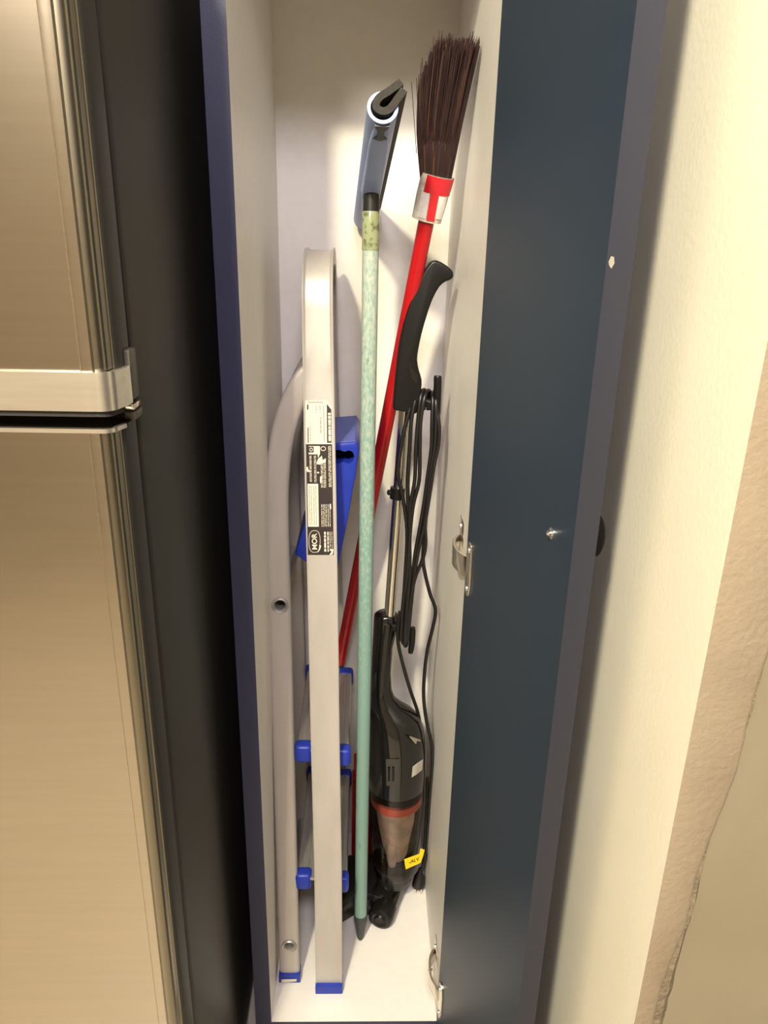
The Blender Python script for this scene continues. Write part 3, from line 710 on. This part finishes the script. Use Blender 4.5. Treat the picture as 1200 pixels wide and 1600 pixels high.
# foot joint and floor nozzle
jz = at(615, 1352, Y=YV).z; jx = at(616, 1352, Y=YV).x
v, f = g_loft([[Vector((jx+math.cos(2*PI*k/24)*r_, YV+math.sin(2*PI*k/24)*r_, z)) for k in range(24)] for r_, z in ((.037, jz+.004), (.038, jz-.004), (.034, jz-.03), (.026, .075), (.024, .045))])
mesh('swivel_joint', v, f, 'black_satin', vac, smooth=.6)
plan = [(.066, .200), (.074, .174), (.100, .182), (.134, .207), (.170, .207), (.197, .190), (.212, .205), (.250, .290), (.240, .325), (.120, .325), (.075, .260)]
pc = Vector((.16, .255, 0)); rings = []
for z, k in ((.002, .97), (.006, 1.0), (.028, 1.0), (.040, .93), (.047, .78), (.049, .5)):
    rings.append([pc+(Vector((x, y, 0))-pc)*k+Vector((0, 0, z)) for x, y in plan])
v, f = g_loft(rings); nozz = mesh('floor_nozzle', v, f, 'black_satin', vac, smooth=.5)
wc = Vector((.184, .180, 0))
v, f = g_lathe((wc.x, wc.y, .0245), (.35, 1, 0), [(0, -.004), (.008, -.005), (.011, -.002), (.016, -.004), (.0215, -.002), (.0238, .003), (.0238, .030), (.020, .034)], 28); mesh('wheel', v, f, 'black_matte', nozz, smooth=.5)
v, f = g_tube(smooth_path([(.206, .200, .030), (.220, .235, .044), (.236, .275, .062), (.248, .300, .078)], 4), .0085, 10); mesh('side_arm', v, f, 'black_gloss', vac, smooth=.7)
# cord hooks
hk = MB()
a = at(648, 624, Y=.236); b2 = at(682, 632, Y=.232)
hk.add(*g_tube([a, a.lerp(b2, .5), b2], [.0105, .0085, .0075], 12))
up_ = at(684, 590, Y=.226); dn = at(682, 650, Y=.230)
hk.add(*g_tube(smooth_path([dn, at(682.5, 630, Y=.228), at(683.5, 610, Y=.227), up_, up_+Vector((0, 0, .003))], 3), [.0055, .0060, .0062, .0062, .0062, .0062, .0062, .0060, .0060, .0060, .0056, .0050, .003], 12))
hk.build('cord_hook', 'black_matte', vac, smooth=.7)
hk = MB()
a = at(612, 978, Y=.236); b2 = at(645, 986, Y=.234)
hk.add(*g_tube([a, a.lerp(b2, .5), b2], [.009, .0065, .0050], 12))
hk.add(*g_tube(smooth_path([at(645, 980, Y=.230), at(644, 1000, Y=.229), at(641.5, 1020, Y=.229)], 3), [.004, .0050, .0052, .0052, .0052, .0050, .0040], 12))
hk.build('cord_hook', 'black_matte', vac, smooth=.7)
# power cord wound between the hooks
CR = .0031
def cp(pts): return [at(x, y, Y=Y_) for x, y, Y_ in pts]
strands = [
 [(656, 640, .252), (655, 618, .246), (651, 611, .232), (645, 622, .222), (637, 652, .217), (630, 680, .215), (622, 728, .214), (622, 745, .214), (629, 775, .215), (636, 830, .217), (633, 900, .219), (629, 960, .222), (628, 998, .226), (632, 1005, .234), (634, 990, .242)],
 [(662, 640, .252), (661, 618, .246), (656, 610, .232), (650, 622, .220), (643, 655, .215), (640, 700, .213), (637, 760, .213), (639, 830, .214), (637, 900, .216), (634, 960, .220), (632, 1003, .226), (635, 1008, .234), (637, 990, .242)],
 [(669, 640, .252), (667, 618, .246), (662, 609, .232), (657, 622, .218), (653, 660, .214), (650, 700, .212), (648, 750, .212), (641, 792, .211), (640, 840, .212), (640, 900, .214), (635, 960, .219), (634, 1006, .226)],
 [(674, 640, .252), (673, 618, .246), (669, 610, .232), (663, 622, .217), (657, 660, .213), (656, 700, .211), (655, 750, .211), (646, 788, .210), (641, 830, .211), (636, 900, .214), (630, 940, .218), (626, 1000, .224)],
 [(672, 612, .246), (676, 622, .228), (675, 660, .220), (674, 700, .219), (668, 745, .218), (662, 790, .218), (655, 830, .218), (648, 870, .219), (643, 920, .220), (638, 970, .222), (635, 1004, .226)],
 [(678, 612, .246), (681, 626, .224), (681, 665, .218), (679, 700, .217), (673, 735, .216), (667, 790, .216), (660, 832, .217), (652, 868, .218), (645, 920, .219), (637, 1000, .225)],
 [(682, 640, .222), (686, 665, .217), (685, 695, .216), (678, 728, .215), (671, 775, .215), (664, 815, .215), (656, 850, .216), (650, 880, .217), (640, 950, .220), (632, 1002, .225)],
 [(679, 660, .222), (677, 700, .221), (670, 760, .220), (664, 810, .219), (665, 850, .219), (660, 875, .219), (648, 905, .219), (636, 960, .222), (630, 995, .226)],
 [(668, 760, .221), (664.5, 820, .221), (661, 870, .222), (664, 895, .226), (672, 928, .232), (680.5, 953, .236), (676, 982, .238), (668, 1015, .24), (663.5, 1050, .24), (662, 1090, .24), (667, 1130, .235), (674.5, 1162, .232), (675.5, 1200, .240), (672, 1240, .25), (669, 1290, .262), (666, 1330, .270), (661, 1352, .270), (657, 1368, .266)],
 [(668, 1215, .256), (667, 1260, .264), (664.5, 1310, .272), (662, 1348, .272), (655, 1366, .270)][:4],
 [(625, 955, .228), (621.5, 985, .226), (623, 1010, .228), (630, 1040, .232), (641, 1078, .240), (652, 1110, .247), (656, 1128, .247)],
]
mb = MB()
for s in strands: mb.add(*g_tube(smooth_path(cp(s), 5), CR, 8))
cordo = mb.build('power_cord', 'cord', vac, smooth=1.0)
pb = at(653, 1392, Y=.262); pt = at(656, 1362, Y=.268)
pd = (pb-pt).normalized()
rings = []
for t, hx, hy in ((-.008, .003, .003), (0, .0048, .0045), (.010, .0108, .0080), (.024, .0128, .0092), (.032, .0124, .0090), (.034, .0110, .0075)):
    o = pt+pd*t*1.05; rings.append([o+Vector((hx*math.cos(2*PI*k/16), hy*math.sin(2*PI*k/16), 0)) for k in range(16)])
v, f = g_loft(rings); plug = mesh('plug', v, f, 'black_satin', cordo, smooth=.6)
for dx in (-.0062, .0062):
    o = pt+pd*.033+Vector((dx, -.002, 0)); zz_ = .0012
    q = o+pd*((o.z-zz_)/-pd.z); v, f = g_tube([o, q], .0022, 10); mesh('plug_pin', v, f, 'chrome', plug, smooth=.6)
# yellow tag on the cord
T = [(631.5, 1343), (655, 1334.5), (657, 1326), (663.5, 1328), (661, 1338), (657.5, 1348), (634, 1358.5)]
P = [at(x, y, Y=.196+.0007*(x-631)) for x, y in T]
v, f = g_loft([P, [q+Vector((0, .0006, 0)) for q in P]]); tg = mesh('cord_tag', v, f, 'yellow', cordo)
tag(tg, 'yellow tag with handwritten letters')
tx = (P[1]-P[0]).normalized(); tu = (P[0]-P[6]); tu = (tu-tx*tu.dot(tx)).normalized()
ctr = at(647, 1344.5, Y=.2055)
text_on('-ALV', ctr, tx, tu, .0080, 'ink', tg, 'tag_writing', width=.0225)

# ---------------------------------------------------------------- dark red piece behind the pole
du = tag(empty('dustpan', (.145, .30, 0)), 'dark red plastic dustpan mostly hidden behind the green pole', 'dustpan')
mb = MB()
x0, x1, ya = xr+.004, .176, .352
def tilt(p): return Vector((p[0], p[1]+.10*p[2], p[2]))
for bx_ in ((x0, x1, ya, ya+.003, .001, .205), (x0, x0+.003, ya-.020, ya, .03, .205), (x1-.003, x1, ya-.020, ya, .03, .205), (x0, x1, ya-.022, ya+.003, .205, .209)):
    v, f = g_box(*bx_); mb.add([tilt(q) for q in v], f)
mb.build('pan', 'red_dark', du, bevel=.001)
v, f = g_box(.130, .146, ya-.016, ya-.006, .209, .255); mesh('grip', [tilt(q) for q in v], f, 'red_dark', du, bevel=.003)
